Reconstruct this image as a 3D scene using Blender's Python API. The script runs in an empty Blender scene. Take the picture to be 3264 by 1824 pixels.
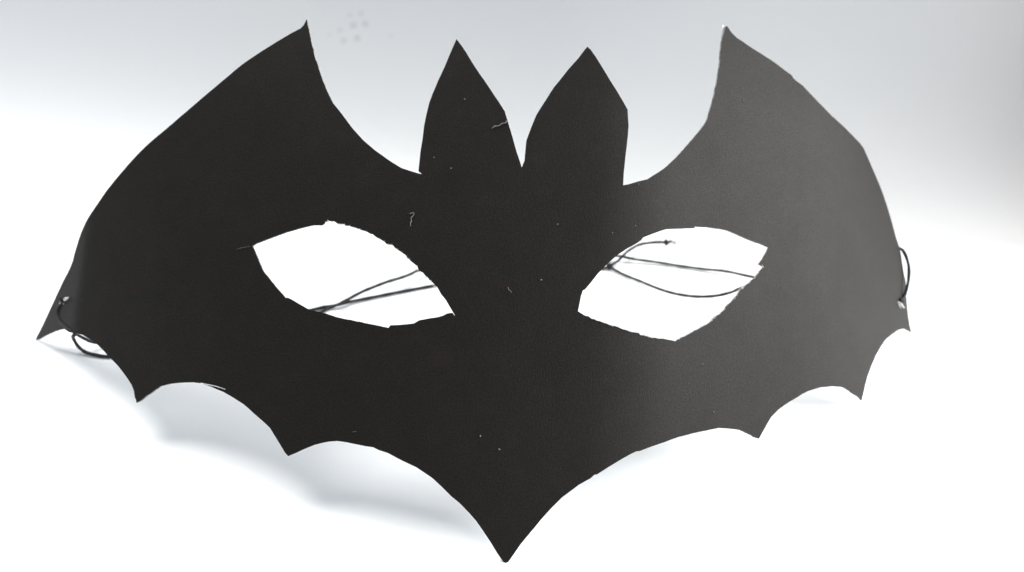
import bpy, bmesh, math, random
from mathutils import Vector, Matrix
from mathutils.geometry import delaunay_2d_cdt
from mathutils.noise import noise as pnoise
from math import radians, sin, cos, sqrt

scene = bpy.context.scene
COL = scene.collection

# ------------------------------------------------------------------ camera
# metres; the mask stands on a sheet of white paper (z = 0), the phone held 14 cm above it
cam = bpy.data.cameras.new("camera")
cam_ob = bpy.data.objects.new("camera", cam)
COL.objects.link(cam_ob)
PITCH, ROLL = radians(30.98), radians(2.807)
fwd = Vector((0, cos(PITCH), -sin(PITCH)))
up = Vector((0, sin(PITCH), cos(PITCH)))
rt = Vector((1, 0, 0))
r2 = cos(ROLL) * rt + sin(ROLL) * up
u2 = -sin(ROLL) * rt + cos(ROLL) * up
cam_ob.matrix_world = Matrix(((r2.x, u2.x, -fwd.x, 0), (r2.y, u2.y, -fwd.y, 0), (r2.z, u2.z, -fwd.z, .14), (0, 0, 0, 1)))
cam.sensor_width = 36
cam.lens = 36 * 2749.2 / 3264
cam.clip_start, cam.clip_end = .01, 50
cam.dof.use_dof = True
cam.dof.focus_distance = .176
cam.dof.aperture_fstop = 23
scene.camera = cam_ob

# ------------------------------------------------------------------ room light, lamps, exposure
world = bpy.data.worlds.new("World")
scene.world = world
world.use_nodes = True
bg = world.node_tree.nodes["Background"]
bg.inputs[0].default_value = (.81, .89, 1, 1)
bg.inputs[1].default_value = .47

def lamp(name, direction, dist, size, power, colour, target=(0, .18, .02), size_y=None):
    l = bpy.data.lights.new(name, 'AREA')
    if size_y:
        l.shape = 'RECTANGLE'; l.size = size; l.size_y = size_y
    else:
        l.shape = 'DISK'; l.size = size
    l.energy = power; l.color = colour
    o = bpy.data.objects.new(name, l)
    COL.objects.link(o)
    d = Vector(direction).normalized()
    o.location = Vector(target) + d * dist
    o.rotation_euler = d.to_track_quat('Z', 'Y').to_euler()
    return o
lamp("ceiling_lamp", (-.4, .24, .87), 3.0, 1.5, 98, (1, .985, .95))
lamp("window_light", (.88, .19, .43), 2.0, 1.4, 148, (.97, .985, 1), size_y=.9)

vs = scene.view_settings
vs.view_transform = 'Standard'; vs.look = 'None'; vs.exposure = 0; vs.gamma = 1

# ------------------------------------------------------------------ helpers
def mat(name):
    m = bpy.data.materials.new(name); m.use_nodes = True
    nt = m.node_tree
    return m, nt, nt.nodes["Principled BSDF"]
def node(nt, kind, **kw):
    n = nt.nodes.new(kind)
    for k, v in kw.items(): setattr(n, k, v)
    return n
def sock(n, **kw):
    for k, v in kw.items(): n.inputs[k.replace('_', ' ')].default_value = v
    return n
def ramp(nt, fac, stops):
    r = nt.nodes.new('ShaderNodeValToRGB')
    e = r.color_ramp.elements
    while len(e) < len(stops): e.new(.5)
    for i, (p, c) in enumerate(stops):
        e[i].position = p; e[i].color = (*c, 1)
    nt.links.new(fac, r.inputs[0])
    return r.outputs[0]
def link_mesh(name, verts, faces, mats, parent=None, midx=None, smooth=True):
    me = bpy.data.meshes.new(name)
    me.from_pydata([tuple(v) for v in verts], [], faces)
    for m in (mats if isinstance(mats, (list, tuple)) else [mats]): me.materials.append(m)
    if midx: me.polygons.foreach_set("material_index", midx)
    me.polygons.foreach_set("use_smooth", [smooth] * len(me.polygons))
    me.update()
    o = bpy.data.objects.new(name, me)
    COL.objects.link(o)
    if parent is not None: o.parent = parent
    return o

# ------------------------------------------------------------------ materials
def make_card():
    m, nt, b = mat("black_card")
    L = nt.links.new
    uv = node(nt, 'ShaderNodeUVMap'); uv.uv_map = "template"
    big = sock(node(nt, 'ShaderNodeTexNoise'), Scale=.16, Detail=3.0, Roughness=.6)
    L(uv.outputs[0], big.inputs['Vector'])
    big2 = sock(node(nt, 'ShaderNodeTexNoise'), Scale=.22, Detail=4.0, Roughness=.7)
    big2.inputs['Distortion'].default_value = .6
    L(uv.outputs[0], big2.inputs['Vector'])
    mxc = node(nt, 'ShaderNodeMix', data_type='RGBA'); mxc.inputs[0].default_value = .5
    L(ramp(nt, big.outputs[0], [(.3, (.0055, .0043, .0036)), (.5, (.0052, .0056, .0050)), (.7, (.0092, .0064, .0056))]), mxc.inputs[6])
    L(ramp(nt, big2.outputs[0], [(.35, (.0092, .0064, .0056)), (.5, (.0055, .0043, .0036)), (.65, (.0052, .0056, .0050))]), mxc.inputs[7])
    L(mxc.outputs[2], b.inputs['Base Color'])
    # soft cloudy wear in the sheen
    cl = sock(node(nt, 'ShaderNodeTexNoise'), Scale=.09, Detail=5.0, Roughness=.65)
    L(uv.outputs[0], cl.inputs['Vector'])
    sp_ = node(nt, 'ShaderNodeMapRange'); sp_.inputs[1].default_value = .3; sp_.inputs[2].default_value = .7
    sp_.inputs[3].default_value = .175 * .93; sp_.inputs[4].default_value = .175 * 1.07
    L(cl.outputs[0], sp_.inputs[0])
    fg = sock(node(nt, 'ShaderNodeTexNoise'), Scale=2.6, Detail=3.0, Roughness=.8)
    L(uv.outputs[0], fg.inputs['Vector'])
    fm = node(nt, 'ShaderNodeMapRange'); fm.inputs[1].default_value = .3; fm.inputs[2].default_value = .7
    fm.inputs[3].default_value = .5; fm.inputs[4].default_value = 1.5
    L(fg.outputs[0], fm.inputs[0])
    pm = node(nt, 'ShaderNodeMath', operation='MULTIPLY')
    L(sp_.outputs[0], pm.inputs[0]); L(fm.outputs[0], pm.inputs[1]); L(pm.outputs[0], b.inputs['Specular IOR Level'])
    mp = node(nt, 'ShaderNodeMapping'); mp.inputs['Scale'].default_value = (3.4, .55, 1)
    L(uv.outputs[0], mp.inputs[0])
    fibre = sock(node(nt, 'ShaderNodeTexNoise'), Scale=1.0, Detail=4.0, Roughness=.7)
    L(mp.outputs[0], fibre.inputs['Vector'])
    grain = sock(node(nt, 'ShaderNodeTexNoise'), Scale=5.0, Detail=2.0, Roughness=.6)
    L(uv.outputs[0], grain.inputs['Vector'])
    mix = node(nt, 'ShaderNodeMix', data_type='FLOAT'); mix.inputs[0].default_value = .5
    L(fibre.outputs[0], mix.inputs[2]); L(grain.outputs[0], mix.inputs[3])
    bump = sock(node(nt, 'ShaderNodeBump'), Strength=.6, Distance=.00016)
    L(mix.outputs[0], bump.inputs['Height'])
    L(bump.outputs[0], b.inputs['Normal'])
    b.inputs['Specular Tint'].default_value = (1, .94, .88, 1)
    rr = node(nt, 'ShaderNodeMapRange'); rr.inputs[3].default_value = .62 - .05; rr.inputs[4].default_value = .62 + .07
    L(fibre.outputs[0], rr.inputs[0]); L(rr.outputs[0], b.inputs['Roughness'])
    return m
def make_edge():
    m, nt, b = mat("cut_card_core")
    tc = node(nt, 'ShaderNodeTexCoord')
    n = sock(node(nt, 'ShaderNodeTexNoise'), Scale=900.0, Detail=2.0)
    nt.links.new(tc.outputs['Object'], n.inputs['Vector'])
    nt.links.new(ramp(nt, n.outputs[0], [(.35, (.05, .048, .045)), (.6, (.30, .30, .29))]), b.inputs['Base Color'])
    b.inputs['Roughness'].default_value = .9
    return m
def make_plain(name, col, rough, scale=1500., var=.25):
    m, nt, b = mat(name)
    tc = node(nt, 'ShaderNodeTexCoord')
    n = sock(node(nt, 'ShaderNodeTexNoise'), Scale=scale, Detail=2.0)
    nt.links.new(tc.outputs['Object'], n.inputs['Vector'])
    nt.links.new(ramp(nt, n.outputs[0], [(.3, tuple(c * (1 - var) for c in col)), (.7, tuple(min(1, c * (1 + var)) for c in col))]), b.inputs['Base Color'])
    b.inputs['Roughness'].default_value = rough
    return m
def make_paper(smudges):
    m, nt, b = mat("white_paper")
    L = nt.links.new
    tc = node(nt, 'ShaderNodeTexCoord')
    n = sock(node(nt, 'ShaderNodeTexNoise'), Scale=9.0, Detail=3.0)
    L(tc.outputs['Object'], n.inputs['Vector'])
    base = ramp(nt, n.outputs['Color'], [(.3, (.775, .79, .80)), (.7, (.80, .805, .80))])
    # a few faint pencil-grey smudges on the far part of the sheet
    warp = sock(node(nt, 'ShaderNodeTexNoise'), Scale=160.0, Detail=2.0)
    L(tc.outputs['Object'], warp.inputs['Vector'])
    tot = None
    for (p, rad, amt) in smudges:
        d = node(nt, 'ShaderNodeVectorMath', operation='DISTANCE'); d.inputs[1].default_value = p
        L(tc.outputs['Object'], d.inputs[0])
        w = node(nt, 'ShaderNodeMath', operation='MULTIPLY_ADD'); w.inputs[1].default_value = rad * 1.2; L(warp.outputs[0], w.inputs[0]); L(d.outputs['Value'], w.inputs[2])
        r = node(nt, 'ShaderNodeMapRange', interpolation_type='SMOOTHSTEP')
        r.inputs[1].default_value = rad * .9; r.inputs[2].default_value = rad * 2.0
        r.inputs[3].default_value = amt; r.inputs[4].default_value = 0
        L(w.outputs[0], r.inputs[0])
        if tot is None: tot = r.outputs[0]
        else:
            a = node(nt, 'ShaderNodeMath', operation='MAXIMUM'); L(tot, a.inputs[0]); L(r.outputs[0], a.inputs[1]); tot = a.outputs[0]
    mx = node(nt, 'ShaderNodeMix', data_type='RGBA')
    L(tot, mx.inputs[0]); L(base, mx.inputs[6]); mx.inputs[7].default_value = (.42, .42, .42, 1)
    L(mx.outputs[2], b.inputs['Base Color'])
    g = sock(node(nt, 'ShaderNodeTexNoise'), Scale=1400.0, Detail=3.0)
    L(tc.outputs['Object'], g.inputs['Vector'])
    bump = sock(node(nt, 'ShaderNodeBump'), Strength=.25, Distance=.0001)
    L(g.outputs[0], bump.inputs['Height']); L(bump.outputs[0], b.inputs['Normal'])
    b.inputs['Roughness'].default_value = .75
    b.inputs['Specular IOR Level'].default_value = .25
    return m
def make_wood():
    m, nt, b = mat("brown_wood")
    L = nt.links.new
    tc = node(nt, 'ShaderNodeTexCoord')
    mp = node(nt, 'ShaderNodeMapping'); mp.inputs['Scale'].default_value = (40, 5, 40)
    L(tc.outputs['Object'], mp.inputs[0])
    n = sock(node(nt, 'ShaderNodeTexNoise'), Scale=1.0, Detail=6.0, Roughness=.65)
    L(mp.outputs[0], n.inputs['Vector'])
    L(ramp(nt, n.outputs[0], [(.3, (.17, .10, .075)), (.7, (.32, .20, .15))]), b.inputs['Base Color'])
    b.inputs['Roughness'].default_value = .5
    return m
M_CARD = make_card()
M_EDGE = make_edge()
M_BACK = make_plain("white_card_back", (.72, .73, .74), .85, 300., .06)
M_CORD = make_plain("black_elastic", (.012, .012, .014), .8, 2500., .4)
M_CORE = make_plain("white_elastic_core", (.62, .62, .60), .8)
M_LINT = make_plain("pale_lint", (.13, .13, .125), .9)
M_TEAR = make_plain("torn_paper_fibre", (.6, .6, .6), .9)
M_TIP = make_plain("white_card_core", (.70, .70, .69), .85)

# ------------------------------------------------------------------ setting: table and paper sheet
def box(name, x0, x1, y0, y1, z0, z1, m, bev):
    bm = bmesh.new()
    bmesh.ops.create_cube(bm, size=1)
    for v in bm.verts:
        v.co = Vector(((x0 + x1) / 2 + v.co.x * (x1 - x0), (y0 + y1) / 2 + v.co.y * (y1 - y0), (z0 + z1) / 2 + v.co.z * (z1 - z0)))
    bmesh.ops.bevel(bm, geom=list(bm.edges), offset=bev, segments=3, affect='EDGES', profile=.5)
    me = bpy.data.meshes.new(name); bm.to_mesh(me); bm.free(); me.materials.append(m)
    o = bpy.data.objects.new(name, me); COL.objects.link(o)
    return o
table = box("table", -1.1, 1.1, -.5, 1.0, -.04, -.001, make_wood(), .004)
table["kind"] = "structure"

def column(x, n, length):
    """one lengthwise line of the sheet: flat near the phone, then bending up; steeper and nearer on the right"""
    t = min(1, max(0, (x - .03) / .17)); t = t * t * (3 - 2 * t)
    yb = .308 - .12 * max(0, x - .02)
    R = .06 - .014 * t
    am = 1.4 + .25 * t
    y, z, ds, out = -.12, 0., length / n, []
    for k in range(n + 1):
        out.append((y, z))
        s = max(0, k * ds - .12 - yb)
        a = am * (1 - math.exp(-(s / R) ** 1.2))
        y += ds * cos(a); z += ds * sin(a)
        z += ds * .02 * sin(9 * x + 1) * min(1, s / .1)
    return out
NI, NJ = 70, 130
vv, ff = [], []
LEN = .12 + .308 + .36
cols = [column(-.34 + (.2128 - -.34) * i / NI, NJ * 4, LEN) for i in range(NI + 1)]
for lay in (0, -.0003):
    for j in range(NJ + 1):
        for i in range(NI + 1):
            y, z = cols[i][j * 4]
            q = max(0, (i / NI - .7) / .3)
            vv.append(Vector((-.34 + (.2128 - -.34) * i / NI - .29 * q * q * z, y, z + lay)))
n1 = (NI + 1) * (NJ + 1)
for j in range(NJ):
    for i in range(NI):
        a = j * (NI + 1) + i
        ff.append((a, a + 1, a + NI + 2, a + NI + 1))
        ff.append((n1 + a, n1 + a + NI + 1, n1 + a + NI + 2, n1 + a + 1))
ring = [i for i in range(NI)] + [NI + j * (NI + 1) for j in range(NJ)] + [NJ * (NI + 1) + NI - i for i in range(NI)] + [(NJ - j) * (NI + 1) for j in range(NJ)]
for k in range(len(ring)):
    a, b2 = ring[k], ring[(k + 1) % len(ring)]
    ff.append((a, n1 + a, n1 + b2, b2))
def on_paper(d):
    """where a direction from the phone meets the sheet"""
    o = Vector((0, 0, .14)); d = Vector(d)
    for k in range(600):
        p = o + d * (.25 + .3 * k / 600)
        c = cols[min(NI, max(0, round((p.x - -.34) / (.2128 - -.34) * NI)))]
        if any(abs(y - p.y) < .0015 and z >= p.z for y, z in c): return p
    return p
SM = [((-.2036, 1.0144, -.2532), .0013, .22), ((-.1903, 1.0158, -.2508), .0014, .28), ((-.199, 1.0079, -.264), .0019, .5), ((-.1849, 1.0096, -.2612), .0017, .42), ((-.2136, 1.0051, -.2686), .0016, .22), ((-.1936, 1.0013, -.275), .0018, .45), ((-.209, .9989, -.2791), .0016, .3), ((-.2268, 1.002, -.2739), .0014, .15), ((-.1548, 1.003, -.2721), .0016, .12)]
M_PAPER = make_paper([(on_paper(d), r, a * .75) for d, r, a in SM])
paper = link_mesh("paper_sheet", vv, ff, M_PAPER)
paper["label"] = "plain white paper sheet under the black mask, curving up at the back"
paper["category"] = "paper"

board = box("wooden_shading_board", .2165, .2165 + .024, .27, .27 + .34, -.0012, .26, table.data.materials[0], .002)  # added to block window light from the back right corner; only a sliver shows
board["label"] = "dark brown wooden board added past the right edge of the white paper to shade its back corner"
board["category"] = "board"

# ------------------------------------------------------------------ the mask: a flat cut-out (millimetres) bent over a curve
OUTLINE = [(-52.95, 118.84), (-53.47, 117.48), (-54.29, 116.69), (-56.82, 115.59), (-59.93, 114.07), (-63.83, 112.11), (-69.16, 109.28), (-74.7,
105.63), (-80.36, 101.99), (-85.12, 98.94), (-90.46, 95.7), (-94.73, 93.29), (-99.13, 90.62), (-103.61, 87.45), (-108.19, 83.85), (-111.03, 81.51),
(-113.31, 79.26), (-116.2, 76.4), (-119.35, 73.71), (-121.48, 71.49), (-122.93, 69.16), (-124.36, 66.07), (-124.91, 64.38), (-126.52, 62.37),
(-130.19, 59.42), (-133.63, 56.23), (-137.15, 52.98), (-141.33, 49.19), (-144.31, 46.75), (-146.59, 45.1), (-146.89, 44.51), (-145.24, 44.46),
(-143.44, 44.66), (-138.01, 45.49), (-132.23, 46.2), (-127.74, 46.52), (-124.22, 46.55), (-118.92, 45.71), (-116.38, 45.32), (-113.3, 44.66),
(-110.56, 43.78), (-108.94, 43.24), (-106.63, 42.08), (-104.34, 40.78), (-102.74, 39.73), (-100.8, 38.61), (-98.64, 37.29), (-96.85, 35.98), (-94.84,
34.39), (-93.2, 32.96), (-92.11, 31.45), (-91.53, 29.87), (-91.19, 29.66), (-90.84, 28.8), (-89.49, 29.35), (-87.56, 30.64), (-85.63, 31.71), (-84.02,
32.77), (-81.22, 33.42), (-77.98, 33.79), (-74.53, 33.96), (-71.83, 33.83), (-69.04, 33.15), (-65.68, 32.15), (-63.07, 31.07), (-60.06, 29.68),
(-57.15, 27.76), (-54.64, 26.12), (-52.82, 24.8), (-51.35, 23.0), (-49.89, 21.22), (-48.79, 19.82), (-47.98, 19.14), (-46.57, 19.75), (-44.14, 20.94),
(-42.27, 21.76), (-40.74, 22.23), (-39.01, 22.65), (-37.06, 22.88), (-35.1, 22.72), (-32.38, 22.34), (-29.15, 21.99), (-27.89, 21.47), (-25.83,
20.93), (-22.86, 19.6), (-19.66, 18.35), (-17.61, 17.17), (-16.11, 16.29), (-14.04, 14.6), (-11.97, 12.8), (-10.21, 11.55), (-8.15, 9.69), (-6.64,
8.18), (-5.18, 6.36), (-3.37, 3.99), (-1.9, 1.86), (-0.53, 0.17), (0.0, 0.0), (0.44, 0.2), (1.47, 1.74), (2.8, 3.79), (4.65, 6.18), (6.75, 8.85),
(8.95, 11.41), (11.11, 13.66), (12.78, 14.95), (14.47, 16.3), (16.97, 17.75), (17.76, 18.49), (18.43, 18.65), (20.73, 20.16), (23.73, 21.96), (25.96,
23.16), (27.22, 23.73), (28.05, 23.82), (30.83, 24.84), (32.75, 25.44), (36.09, 26.55), (38.16, 27.17), (39.29, 27.41), (41.94, 28.05), (45.82,
28.81), (49.42, 29.51), (51.87, 29.53), (56.02, 29.33), (57.69, 28.81), (59.78, 28.17), (60.19, 27.89), (62.1, 27.52), (63.31, 29.08), (64.64, 30.81),
(66.19, 32.77), (68.71, 34.66), (72.37, 36.63), (75.23, 37.92), (76.7, 38.68), (79.15, 39.59), (83.96, 40.8), (89.15, 41.35), (93.47, 41.46), (96.04,
40.89), (98.73, 40.08), (101.7, 39.35), (103.41, 38.55), (104.35, 40.15), (105.5, 42.36), (107.26, 45.3), (109.88, 48.34), (112.62, 51.11), (116.4,
54.04), (120.44, 56.53), (124.76, 58.3), (129.45, 59.8), (136.1, 61.18), (140.36, 61.0), (143.89, 61.11), (141.91, 62.96), (140.71, 65.27), (139.56,
67.95), (138.81, 71.15), (138.48, 75.55), (136.68, 77.72), (135.28, 80.33), (134.22, 82.98), (132.54, 85.12), (130.02, 87.09), (127.64, 89.81),
(125.6, 92.19), (122.41, 95.5), (119.81, 97.98), (117.31, 100.08), (113.61, 102.77), (110.12, 105.47), (106.83, 108.07), (104.39, 109.06), (99.76,
110.19), (94.2, 111.74), (89.51, 112.96), (84.21, 114.95), (80.3, 116.68), (77.56, 118.02), (74.93, 118.71), (73.76, 119.26), (73.53, 119.71), (71.45,
120.27), (67.58, 121.46), (63.25, 122.49), (59.57, 123.25), (56.37, 124.12), (54.07, 124.65), (52.3, 125.56), (51.16, 126.63), (50.64, 126.82),
(50.15, 125.86), (49.67, 124.11), (49.19, 122.28), (48.83, 119.05), (48.66, 116.92), (48.12, 113.67), (47.47, 110.5), (46.55, 106.81), (45.34,
103.18), (44.7, 101.25), (44.32, 100.63), (42.09, 97.69), (39.7, 94.91), (36.64, 91.37), (34.61, 89.27), (32.81, 87.53), (31.13, 86.22), (29.9,
85.36), (28.14, 84.06), (25.79, 83.22), (23.51, 82.27), (22.24, 81.9), (22.3, 84.8), (22.63, 88.92), (23.03, 93.08), (23.18, 95.97), (22.84, 99.7),
(21.96, 101.06), (20.3, 103.52), (18.59, 105.91), (16.59, 108.9), (14.99, 111.28), (13.7, 112.96), (12.95, 113.57), (12.4, 112.84), (10.97, 110.6),
(8.58, 107.46), (5.68, 103.21), (3.97, 100.04), (2.02, 96.44), (0.96, 93.38), (0.05, 90.34), (-0.06, 88.16), (-0.15, 85.71), (-0.4, 84.98), (-0.7,
84.1), (-1.03, 85.08), (-2.06, 87.74), (-3.12, 91.05), (-4.18, 94.1), (-5.08, 96.74), (-6.51, 98.84), (-8.77, 102.01), (-11.04, 105.06), (-13.41,
108.51), (-15.35, 111.41), (-16.8, 113.23), (-17.77, 110.43), (-19.03, 106.67), (-20.37, 103.16), (-21.39, 100.11), (-22.02, 97.9), (-22.49, 95.18),
(-22.82, 92.7), (-22.97, 89.58), (-23.26, 86.47), (-23.35, 83.66), (-23.4, 82.16), (-22.51, 81.47), (-23.65, 81.72), (-25.51, 82.25), (-27.24, 82.79),
(-30.13, 84.48), (-33.69, 86.91), (-36.41, 89.1), (-39.13, 91.84), (-42.04, 95.36), (-44.39, 98.03), (-45.73, 100.25), (-47.52, 103.78), (-48.81,
106.8), (-49.91, 109.45), (-51.02, 112.82), (-51.95, 115.89)]
EYE_A = [(-61.55, 65.03), (-60.55, 65.67), (-58.02, 66.49), (-54.77, 67.6), (-51.56, 68.57), (-48.39, 69.34), (-46.75, 69.68), (-44.64, 69.68),
(-44.14, 70.0), (-43.96, 70.5), (-43.08, 70.68), (-41.8, 70.5), (-40.95, 70.0), (-38.43, 69.7), (-37.61, 69.35), (-35.98, 68.87), (-33.92, 68.2),
(-32.21, 67.31), (-30.59, 66.51), (-29.34, 65.76), (-27.98, 65.31), (-26.94, 64.43), (-25.12, 63.24), (-23.65, 61.9), (-22.41, 60.9), (-21.6, 60.04),
(-20.36, 58.98), (-19.35, 58.06), (-18.15, 56.94), (-17.54, 56.35), (-16.71, 54.99), (-15.7, 53.91), (-14.65, 52.32), (-13.4, 50.42), (-14.04, 51.13),
(-15.11, 50.95), (-16.02, 50.43), (-17.15, 50.04), (-19.02, 49.69), (-21.09, 49.2), (-22.2, 48.48), (-23.68, 48.25), (-27.29, 47.87), (-27.66, 47.32),
(-29.2, 47.57), (-32.37, 48.1), (-35.37, 48.66), (-37.16, 48.84), (-39.38, 49.26), (-41.87, 49.96), (-43.52, 50.33), (-46.31, 50.9), (-48.51, 51.97),
(-50.75, 53.09), (-51.63, 53.4), (-51.83, 53.12), (-52.54, 53.95), (-53.99, 55.21), (-55.92, 57.11), (-58.15, 59.28), (-59.54, 61.69), (-60.71,
63.72)]
EYE_B = [(13.0, 52.94), (13.2, 54.19), (13.53, 56.31), (13.9, 57.57), (14.38, 57.81), (15.77, 59.63), (17.07, 61.45), (18.4, 63.02), (21.33, 65.93),
(23.72, 67.71), (25.81, 69.0), (26.96, 69.84), (27.49, 70.58), (30.35, 71.94), (33.6, 73.33), (37.5, 74.01), (41.61, 74.77), (41.69, 75.15), (45.25,
75.54), (48.7, 75.69), (51.44, 75.73), (54.73, 75.16), (59.01, 74.41), (63.29, 73.88), (65.2, 73.54), (64.46, 72.34), (63.3, 70.63), (61.84, 68.97),
(63.31, 68.51), (62.17, 67.33), (60.72, 65.61), (58.48, 63.9), (55.97, 61.9), (54.3, 60.03), (52.16, 58.16), (50.59, 56.38), (47.98, 54.5), (46.4,
53.19), (43.82, 51.86), (41.33, 50.63), (38.88, 49.24), (36.78, 48.18), (35.2, 48.32), (32.13, 48.48), (29.45, 48.54), (27.48, 48.86), (27.01, 49.1),
(24.68, 49.47), (21.39, 50.18), (18.38, 50.86), (16.06, 51.53), (14.52, 52.12)]
SPECKS = [(-14.15, 99.03, 5.0), (-16.28, 83.03, 5.0), (-20.17, 85.33, 3.5), (-12.83, 89.28, 2.5), (-6.67, 25.44, 5.5), (-2.58, 22.85, 6.0), (7.74,
71.78, 4.5), (4.69, 59.26, 5.0), (20.01, 70.81, 4.0), (12.78, 67.43, 2.5), (25.89, 82.58, 4.5), (55.56, 111.78, 4.0), (56.21, 108.8, 3.5), (-0.33,
51.51, 2.5), (47.87, 33.03, 4.5), (25.39, 73.01, 3.0), (-36.11, 49.9, 2.0), (9.28, 73.36, 2.5), (-69.99, 60.46, 2.0), (-98.04, 62.84, 2.0), (21.19,
32.02, 2.5), (-8.34, 67.69, 2.0), (80.58, 102.92, 3.0), (90.22, 64.88, 2.5), (-23.92, 25.24, 2.0), (-41.75, 35.27, 2.5), (25.53, 34.92, 2.5), (32.2,
45.92, 2.5), (59.97, 56.75, 2.5)]
LINT = [((-7.79, 92.5), (-7.12, 93.05), (-6.23, 93.25), (-5.56, 93.79), (-4.73, 94.07), (-4.62, 94.51)), ((-24.78, 72.47), (-23.67, 72.64), (-23.91,
72.0), (-24.29, 71.5), (-24.17, 70.8), (-24.35, 70.38), (-24.24, 69.68)), ((-2.43, 57.25), (-2.2, 56.64), (-1.78, 56.4), (-1.63, 56.13)), ((-19.67,
94.02), (-19.24, 93.88), (-18.79, 93.53)), ((-19.09, 84.65), (-18.4, 84.74)), ((-65.69, 64.38), (-64.02, 64.64), (-62.13, 64.97)), ((-33.9, 24.94),
(-32.94, 25.06)), ((-18.21, 86.18), (-17.32, 86.5)), ((43.98, 43.46), (44.62, 43.72))]
FLAKE = [(-71.84, 33.9), (-70.14, 33.6), (-67.51, 33.26), (-65.08, 32.72)]
HOLE_L = [-127.51, 54.15]
HOLE_R = [132.29, 68.01]
CORD_A = [(-115.78, 187.29, 16.84), (-116.24, 187.28, 16.24), (-117.18, 187.79, 15.29), (-118.67, 188.01, 13.21), (-118.56, 186.86, 12.0), (-117.09,
184.65, 11.67), (-114.3, 181.59, 12.4), (-111.27, 178.5, 13.4), (-109.69, 178.03, 13.37), (-115.3, 187.79, 5.5), (-114.12, 188.74, 3.6), (-112.06,
189.45, 2.0), (-103.52, 192.5, 0.6), (-82.42, 202.14, 0.6), (-58.62, 213.01, 0.6), (-55.52, 214.77, 0.6), (-51.98, 215.58, 0.9), (-48.99, 217.52,
0.9), (-43.51, 220.67, 0.7), (-33.56, 225.8, 0.6), (-22.96, 230.93, 0.5), (-7.35, 237.33, 0.6), (12.82, 245.62, 0.7), (25.36, 250.12, 1.0), (34.31,
252.66, 2.0), (39.76, 252.06, 1.5), (46.99, 251.65, 1.0), (54.12, 250.38, 0.8), (62.52, 248.62, 0.9), (69.3, 247.07, 1.4), (74.38, 244.18, 2.0),
(77.29, 242.36, 2.4), (84.86, 239.73, 3.5), (114.03, 227.37, 23.02), (115.05, 226.13, 22.38), (115.98, 225.15, 20.75), (116.66, 223.88, 18.63),
(116.78, 222.6, 16.49), (116.09, 220.3, 14.59), (115.52, 219.0, 12.43), (114.28, 217.22, 11.4), (113.25, 215.68, 11.44), (113.05, 215.41, 11.17)]
CORD_B = [(-109.69, 177.53, 12.87), (-116.77, 188.21, 3.5), (-116.12, 187.91, 2.0), (-114.68, 186.98, 1.2), (-112.99, 186.23, 0.8), (-110.29, 185.73,
0.6), (-107.07, 185.28, 0.6), (-96.84, 188.6, 0.6), (-76.28, 199.5, 0.6), (-55.95, 211.8, 0.6), (-53.9, 214.39, 0.6), (-50.87, 215.35, 1.6), (-48.43,
218.76, 1.6), (-44.92, 221.6, 2.5), (-41.28, 223.92, 3.2), (-38.32, 225.96, 3.6), (-34.0, 229.57, 3.4), (-31.67, 232.62, 3.0), (-29.6, 235.88, 2.6),
(-15.67, 241.4, 1.5), (6.64, 244.83, 0.8), (25.17, 245.77, 0.6), (29.82, 246.26, 0.7), (31.7, 246.93, 0.9)]
CORD_C = [(31.7, 246.93, 0.9), (35.5, 242.96, 0.8), (40.68, 238.18, 1.2), (45.95, 232.18, 2.2), (50.54, 227.31, 3.6), (55.17, 224.0, 5.0), (58.78,
222.63, 6.0), (62.41, 222.16, 7.0), (66.33, 222.88, 8.0), (69.32, 224.06, 9.0), (79.08, 225.43, 10.5), (113.42, 216.11, 10.74)]
CORD_D = [(31.73, 247.35, 0.9), (34.65, 250.59, 1.2), (36.0, 251.19, 2.6), (38.84, 256.32, 2.4), (42.71, 260.0, 2.8), (46.3, 260.99, 3.2), (49.85,
261.06, 3.6), (51.58, 260.79, 3.6), (53.62, 262.28, 3.4)]
KNOT = [31.7, 246.93, 0.9]
KNOT_E = [51.8, 260.81, 3.6]
FRAY_E = [(53.52, 262.27, 3.4), (55.87, 261.98, 3.2)]
FRAY_L = [(-114.02, 186.09, 18.17), (-117.35, 188.14, 15.64)]
FRAY_R = [(112.02, 214.58, 12.17), (113.55, 215.12, 10.3)]
SPECK_L = [-116.17, 186.86, 15.64]
P0_MM = [1.56, 122.63, 0.0]
CURVE_X = [-170.0, -137.0, -124.0, -110.2, -108.0, -70.0, -30.0, 0.0, 17.0, 36.0, 70.0, 110.0, 125.0, 160.0]
CURVE_SL = [-1.0179, -1.0179, -1.0179, -1.0023, -0.6264, -0.4072, -0.1409, 0.06, 0.11, 0.5226, 0.5947, 1.1262, 1.3064, 1.4416]
TIPI = 192
LINT_R = (.00014, .00011, .00007, .00005, .00005, .00004, .00004, .00004, .00005)


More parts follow.
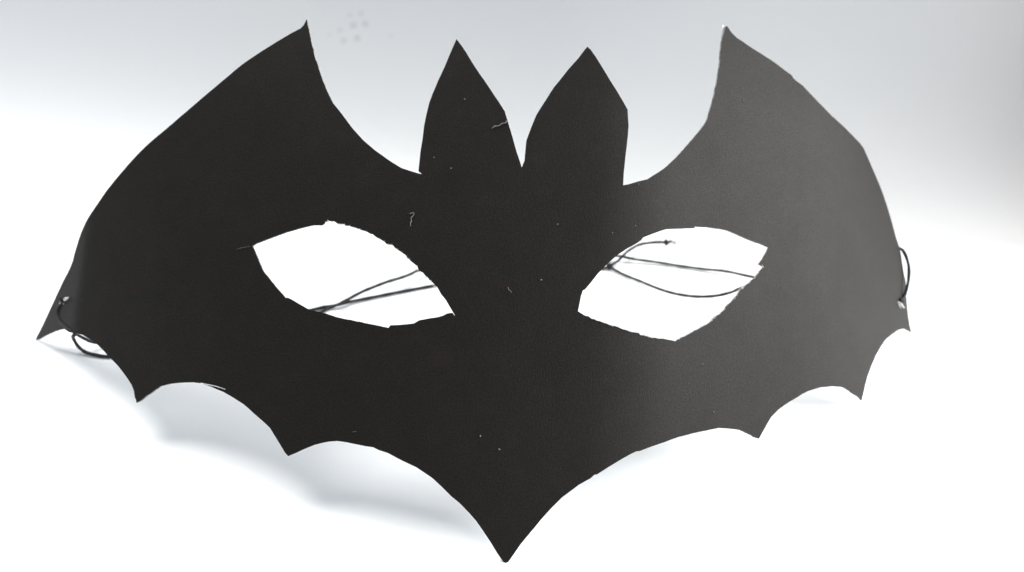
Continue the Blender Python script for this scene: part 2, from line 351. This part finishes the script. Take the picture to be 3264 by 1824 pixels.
TH = .00042                                            # card thickness
LEAN = radians(39.8)                                   # the mask leans back
AX = Vector((0, sin(LEAN), cos(LEAN))); E2 = Vector((0, cos(LEAN), -sin(LEAN)))
xs = [-.17 + .001 * k * .5 for k in range(681)]
def slope(x):
    x *= 1000
    if x <= CURVE_X[0]: return CURVE_SL[0]
    for a, b2, p, q in zip(CURVE_X, CURVE_X[1:], CURVE_SL, CURVE_SL[1:]):
        if x <= b2: return p + (q - p) * (x - a) / (b2 - a)
    return CURVE_SL[-1]
sls = [slope(x) for x in xs]
ws, us = [0.], [0.]
for k in range(1, len(xs)):
    m_ = (sls[k] + sls[k - 1]) / 2; dx = xs[k] - xs[k - 1]
    ws.append(ws[-1] + m_ * dx); us.append(us[-1] + sqrt(1 + m_ * m_) * dx)
def lerp_tab(v, A, B):
    lo, hi = 0, len(A) - 1
    while hi - lo > 1:
        mid = (lo + hi) // 2
        if A[mid] <= v: lo = mid
        else: hi = mid
    t = (v - A[lo]) / (A[hi] - A[lo])
    return B[lo] + (B[hi] - B[lo]) * t
P0 = Vector(P0_MM) / 1000
U0 = lerp_tab(P0.x, xs, us); W0 = lerp_tab(P0.x, xs, ws)
def bend(u, s, off=0.):
    """template point (mm) to world; off = metres in front of the card's face"""
    x = lerp_tab(u / 1000 + U0, us, xs)
    w = lerp_tab(x, xs, ws)
    # smooth normal
    sl = (lerp_tab(x + .0015, xs, ws) - lerp_tab(x - .0015, xs, ws)) / .003
    n = (Vector((sl, 0, 0)) - E2).normalized()
    p = P0 + Vector((x - P0.x, 0, 0)) + E2 * (w - W0) + AX * (s / 1000)
    off += .00025 * pnoise(Vector((u * .03, s * .03, 3.1)))
    return p + n * off, n

mask = bpy.data.objects.new("bat_mask", None)
COL.objects.link(mask)
mask.location = P0
mask["label"] = "black card bat mask with two pointed ears and cut-out eyes on white paper"
mask["category"] = "mask"
def to_local(ob):
    ob.matrix_parent_inverse = Matrix.Translation(-P0)
    return ob

rng = random.Random(7)
def resample(poly, step, jit, rough=()):
    out = []
    n = len(poly)
    for k in range(n):
        a, b2 = Vector(poly[k]), Vector(poly[(k + 1) % n])
        L_ = (b2 - a).length
        in_rough = any(lo <= k < hi for lo, hi in rough)
        st, j = (.6, .07) if in_rough else (step, jit)
        m_ = max(1, int(L_ / st))
        nrm = Vector((-(b2 - a).y, (b2 - a).x)) / max(L_, 1e-6)
        for q in range(m_):
            p = a + (b2 - a) * (q / m_)
            if q or in_rough: p = p + nrm * rng.gauss(0, j)
            out.append(p)
    return out
loops = [resample(OUTLINE, 1.6, .025), resample(EYE_A, 1.4, .03, [(9, 28), (45, 47)]), resample(EYE_B, 1.4, .03, [(28, 51)])]
def inside(p, poly):
    c = False; x, y = p
    j = len(poly) - 1
    for i in range(len(poly)):
        a, b2 = poly[i], poly[j]
        if (a[1] > y) != (b2[1] > y) and x < (b2[0] - a[0]) * (y - a[1]) / (b2[1] - a[1]) + a[0]: c = not c
        j = i
    return c
def in_card(p): return inside(p, loops[0]) and not inside(p, loops[1]) and not inside(p, loops[2])
pts, edges = [], []
for lp in loops:
    k0 = len(pts); pts += [Vector((p[0], p[1])) for p in lp]
    edges += [(k0 + k, k0 + (k + 1) % len(lp)) for k in range(len(lp))]
bound = list(pts)
cell = {}
for p in bound: cell.setdefault((int(p.x // 3), int(p.y // 3)), []).append(p)
def near(p, r):
    cx, cy = int(p.x // 3), int(p.y // 3)
    return any((q - p).length < r for i in (-1, 0, 1) for j in (-1, 0, 1) for q in cell.get((cx + i, cy + j), ()))
y = 1.
row = 0
while y < 126:
    x = -150. + (row % 2) * 1.2
    while x < 150:
        p = Vector((x, y))
        if in_card(p) and not near(p, 1.1): pts.append(p)
        x += 2.4
    y += 2.4; row += 1
cv, ce, cf, _, _, _ = delaunay_2d_cdt(pts, edges, [], 0, 1e-5)
tris = []
for f in cf:
    c = sum((cv[k] for k in f), Vector((0, 0))) / 3
    if in_card(c):
        a, b2, c2 = (cv[k] for k in f)
        if (b2 - a).cross(c2 - a) < 0: f = f[::-1]
        tris.append(tuple(f))
used = {}
for f in tris:
    for a, b2 in zip(f, f[1:] + f[:1]):
        used[(a, b2)] = used.get((a, b2), 0) + 1
border = [e for e in used if (e[1], e[0]) not in used]
N = len(cv)
verts = [bend(p.x, p.y, 0)[0] for p in cv] + [bend(p.x, p.y, -TH)[0] for p in cv]
nrm_front = [bend(p.x, p.y, 0)[1] for p in cv]
faces = [f for f in tris]
midx = [0] * len(tris)
for f in tris: faces.append(tuple(k + N for k in f[::-1])); midx.append(1)
# the cut edge has its own vertices, so the face keeps a crisp border
E0 = 2 * N
emap = {}
for a, b2 in border:
    for k in (a, b2):
        if k not in emap:
            emap[k] = len(verts); verts += [verts[k], verts[k + N]]
for a, b2 in border:
    faces.append((emap[a], emap[a] + 1, emap[b2] + 1, emap[b2])); midx.append(2)
card = link_mesh("card", verts, faces, [M_CARD, M_BACK, M_EDGE], mask, midx)
uvl = card.data.uv_layers.new(name="template")
flat = [(cv[k] if k < N else cv[k - N]) if k < 2 * N else None for k in range(len(verts))]
for k, ek in emap.items(): flat[ek] = flat[ek + 1] = cv[k]
for l in card.data.loops: uvl.data[l.index].uv = flat[l.vertex_index]
to_local(card)

# ------------------------------------------------------------------ tubes: cords, knots, fibres
def catmull(P, step):
    P = [Vector(p) for p in P]
    P = [P[0] * 2 - P[1]] + P + [P[-1] * 2 - P[-2]]
    out = []
    for k in range(1, len(P) - 2):
        a, b2, c, d = P[k - 1:k + 3]
        m_ = max(2, int((c - b2).length / step))
        # centripetal
        t0 = 0; t1 = t0 + max(1e-9, (b2 - a).length ** .5); t2 = t1 + max(1e-9, (c - b2).length ** .5); t3 = t2 + max(1e-9, (d - c).length ** .5)
        for q in range(m_):
            t = t1 + (t2 - t1) * q / m_
            A1 = a * ((t1 - t) / (t1 - t0)) + b2 * ((t - t0) / (t1 - t0))
            A2 = b2 * ((t2 - t) / (t2 - t1)) + c * ((t - t1) / (t2 - t1))
            A3 = c * ((t3 - t) / (t3 - t2)) + d * ((t - t2) / (t3 - t2))
            B1 = A1 * ((t2 - t) / (t2 - t0)) + A2 * ((t - t0) / (t2 - t0))
            B2 = A2 * ((t3 - t) / (t3 - t1)) + A3 * ((t - t1) / (t3 - t1))
            out.append(B1 * ((t2 - t) / (t2 - t1)) + B2 * ((t - t1) / (t2 - t1)))
    out.append(P[-2])
    return out
def tube(path, rad, sides=8, vv=None, ff=None):
    vv = [] if vv is None else vv; ff = [] if ff is None else ff
    k0 = len(vv); n = len(path)
    nrm = None
    for k, p in enumerate(path):
        t = (path[min(k + 1, n - 1)] - path[max(k - 1, 0)]).normalized()
        if nrm is None: nrm = t.orthogonal().normalized()
        nrm = (nrm - t * nrm.dot(t)).normalized()
        bn = t.cross(nrm)
        r = rad(k / (n - 1)) if callable(rad) else rad
        for q in range(sides):
            a = 2 * math.pi * q / sides
            vv.append(p + (nrm * cos(a) + bn * sin(a)) * r)
    for k in range(n - 1):
        for q in range(sides):
            a = k0 + k * sides + q; b2 = k0 + k * sides + (q + 1) % sides
            ff.append((a, b2, b2 + sides, a + sides))
    ff.append(tuple(k0 + q for q in range(sides))[::-1])
    ff.append(tuple(k0 + (n - 1) * sides + q for q in range(sides)))
    return vv, ff
def mm(P): return [Vector(p) / 1000 for p in P]
CR = .00046
def cord(P, name="elastic_cord"):
    path = catmull(mm(P), .0012)
    wob = lambda t: CR * (1 + .10 * sin(t * 310))
    v, f = tube(path, wob, 8)
    return to_local(link_mesh(name, v, f, M_CORD, mask))
def child_of(o, par):
    o.parent = par
    o.matrix_parent_inverse = (par.matrix_parent_inverse).inverted() @ par.matrix_parent_inverse if False else Matrix.Identity(4)
    return o
def knot_at(c, size, par, axis=(1, 0, 0)):
    """a small overhand knot: a tight trefoil of the same cord"""
    c = Vector(c) / 1000
    q = Vector((0, 0, 1)).rotation_difference(Vector(axis))
    P = []
    for k in range(40):
        t = 2 * math.pi * k / 40
        P.append(c + (q @ Vector((sin(t) + 2 * sin(2 * t), cos(t) - 2 * cos(2 * t), -sin(3 * t)))) * size / 3)
    P.append(P[0])
    v, f = tube(P, CR * 1.05, 7)
    return child_of(link_mesh("knot", v, f, M_CORD), par)
def fray_at(P, par, n=26, spread=.0005, seed=1):
    """cut cord end: a tuft of pale rubber and thread"""
    r = random.Random(seed)
    a, b2 = (Vector(p) / 1000 for p in P)
    d = b2 - a; L_ = d.length
    v, f = [], []
    for k in range(n):
        o = Vector((r.gauss(0, 1), r.gauss(0, 1), r.gauss(0, 1))) * spread * .38
        e = Vector((r.gauss(0, 1), r.gauss(0, 1), r.gauss(0, 1))) * spread
        s0, s1 = r.uniform(-.05, .35), r.uniform(.6, 1.1)
        path = catmull([a + d * s0 + o, a + d * (s0 + s1) / 2 + o * 1.2 + e * .2, a + d * s1 + o * .8 + e * .75], .0004)
        for p in path: p.z = max(p.z, .0003)
        tube(path, lambda t: .00017 * (1 - .5 * t), 5, v, f)
    return child_of(link_mesh("frayed_end", v, f, M_CORE), par)

ca = cord(CORD_A)
cb = cord(CORD_B)
cc = cord(CORD_C)
cd = cord(CORD_D)
knot_at(KNOT, .00095, cb, (.9, .3, .2))
knot_at((KNOT[0] + .1, KNOT[1] - .25, KNOT[2] + .45), .0008, cb, (.2, .9, .4))
knot_at(KNOT_E, .0007, cd, (1, .2, .3))
fray_at(FRAY_E, cd, 26, .0005, 3)
fray_at(FRAY_L, ca, 24, .00045, 4)
fray_at(FRAY_R, ca, 26, .0005, 5)
fray_at([SPECK_L, (SPECK_L[0] + .5, SPECK_L[1], SPECK_L[2] + .3)], ca, 8, .00022, 6)
# knots that stop the cord at the two punched holes
knot_at(bend(HOLE_L[0] + .4, HOLE_L[1] + .2, .0005)[0] * 1000, .0004, ca, (.3, -.7, .6))
knot_at(bend(HOLE_R[0] - .2, HOLE_R[1] + .9, .0005)[0] * 1000, .00045, ca, (.3, -.7, .6))

# ------------------------------------------------------------------ lint, specks and torn edges on the card
for k, l in enumerate(LINT):
    if k in (3, 4, 7): continue
    P = [bend(u, s, .00012 + .0002 * (q % 2))[0] for q, (u, s) in enumerate(l)]
    path = catmull(P, .0003)
    v, f = tube(path, lambda t, k=k: LINT_R[k] * (.55 + .45 * abs(sin(9 * t + k))), 5)
    to_local(link_mesh("lint_fibre", v, f, M_LINT, mask))
v, f = [], []
for u, s, d in SPECKS:
    if d < 2.9: continue
    c, n = bend(u, s, .00008)
    r = d * .000055 / 2 * .95
    t = n.orthogonal().normalized()
    e = rng.uniform(0, 3)
    ax1 = (t * cos(e) + n.cross(t) * sin(e)); ax2 = n.cross(ax1)
    path = [c - ax1 * r * 1.2, c - ax1 * r * .5 + ax2 * r * .2, c + ax1 * r * .5, c + ax1 * r * 1.3 + ax2 * r * .3]
    tube(path, lambda t: r * (.5 + .6 * sin(math.pi * (.15 + .7 * t))), 5, v, f)
sp = to_local(link_mesh("dust_specks", v, f, M_LINT, mask)); sp["kind"] = "stuff"

def torn(poly, lo, hi, dens, length, outward):
    v, f = [], []
    for k in range(lo, hi):
        a, b2 = Vector(poly[k]), Vector(poly[(k + 1) % len(poly)])
        L_ = (b2 - a).length
        d = (b2 - a) / L_; nn = Vector((-d.y, d.x)) * outward
        for q in range(int(L_ * dens)):
            p = a + d * rng.uniform(0, L_)
            e = rng.uniform(.25, 1) * length
            ang = rng.gauss(0, .8)
            dd = nn * cos(ang) + d * sin(ang)
            st = p - nn * rng.uniform(.1, .55)
            P = [bend(*st, .00006)[0], bend(*(st + dd * e * .5), .00006 + rng.uniform(0, .0003))[0], bend(*(st + dd * e + d * rng.gauss(0, .15)), rng.uniform(-.0003, .0003))[0]]
            tube(catmull(P, .0002), lambda t: .00006 * (1.1 - .7 * t), 4, v, f)
    return v, f
v, f = torn(EYE_A, 9, 29, 5, .5, 1)
v2, f2 = torn(EYE_A, 44, 46, 3, .5, 1)
k0 = len(v); v += v2; f += [tuple(q + k0 for q in t) for t in f2]
to = to_local(link_mesh("torn_edge_fibres", v, f, M_TEAR, mask)); to["kind"] = "stuff"
v, f = torn(EYE_B, 28, 50, 4.5, .42, 1)
to = to_local(link_mesh("torn_edge_fibres", v, f, M_TEAR, mask)); to["kind"] = "stuff"

# pale split layer curling at the right wing tip, and a lifted sliver on a scallop
def strip(name, rows, m):
    """rows of (left, right) template points with offsets; a thin two-sided ribbon"""
    v, f = [], []
    for (a, oa), (b2, ob) in rows:
        pa, na = bend(*a, oa); pb, nb = bend(*b2, ob)
        v += [pa, pb, pb - nb * .00012, pa - na * .00012]
    n = len(rows)
    for k in range(n - 1):
        for q in range(4):
            a = k * 4 + q; b2 = k * 4 + (q + 1) % 4
            f.append((a, b2, b2 + 4, a + 4))
    f += [(0, 1, 2, 3)[::-1], tuple((n - 1) * 4 + q for q in range(4))]
    return to_local(link_mesh(name, v, f, m, mask, None, False))
tu, ts = OUTLINE[TIPI]

strip("peeled_tip", [(((tu - 1.15, ts - 4.2), -.0006), ((tu - .75, ts - 4.2), -.0005)),
                     (((tu - 1.1, ts - 2.6), -.0006), ((tu - .55, ts - 2.5), -.0005)),
                     (((tu - .95, ts - 1.0), -.0005), ((tu + .0, ts - .7), -.0005)),
                     (((tu - .9, ts + .15), -.0003), ((tu + .25, ts + .05), -.0005)),
                     (((tu - .45, ts + .45), .0002), ((tu + .35, ts + .35), -.0002))], M_TIP)
fl = [Vector(p) for p in FLAKE]
strip("lifted_sliver", [((tuple(p + Vector((0, .05 + w * .7))), .0002 + w * .001), (tuple(p + Vector((0, -.07))), .0001)) for p, w in zip(fl, (.0, .12, .10, .0))], M_TIP)
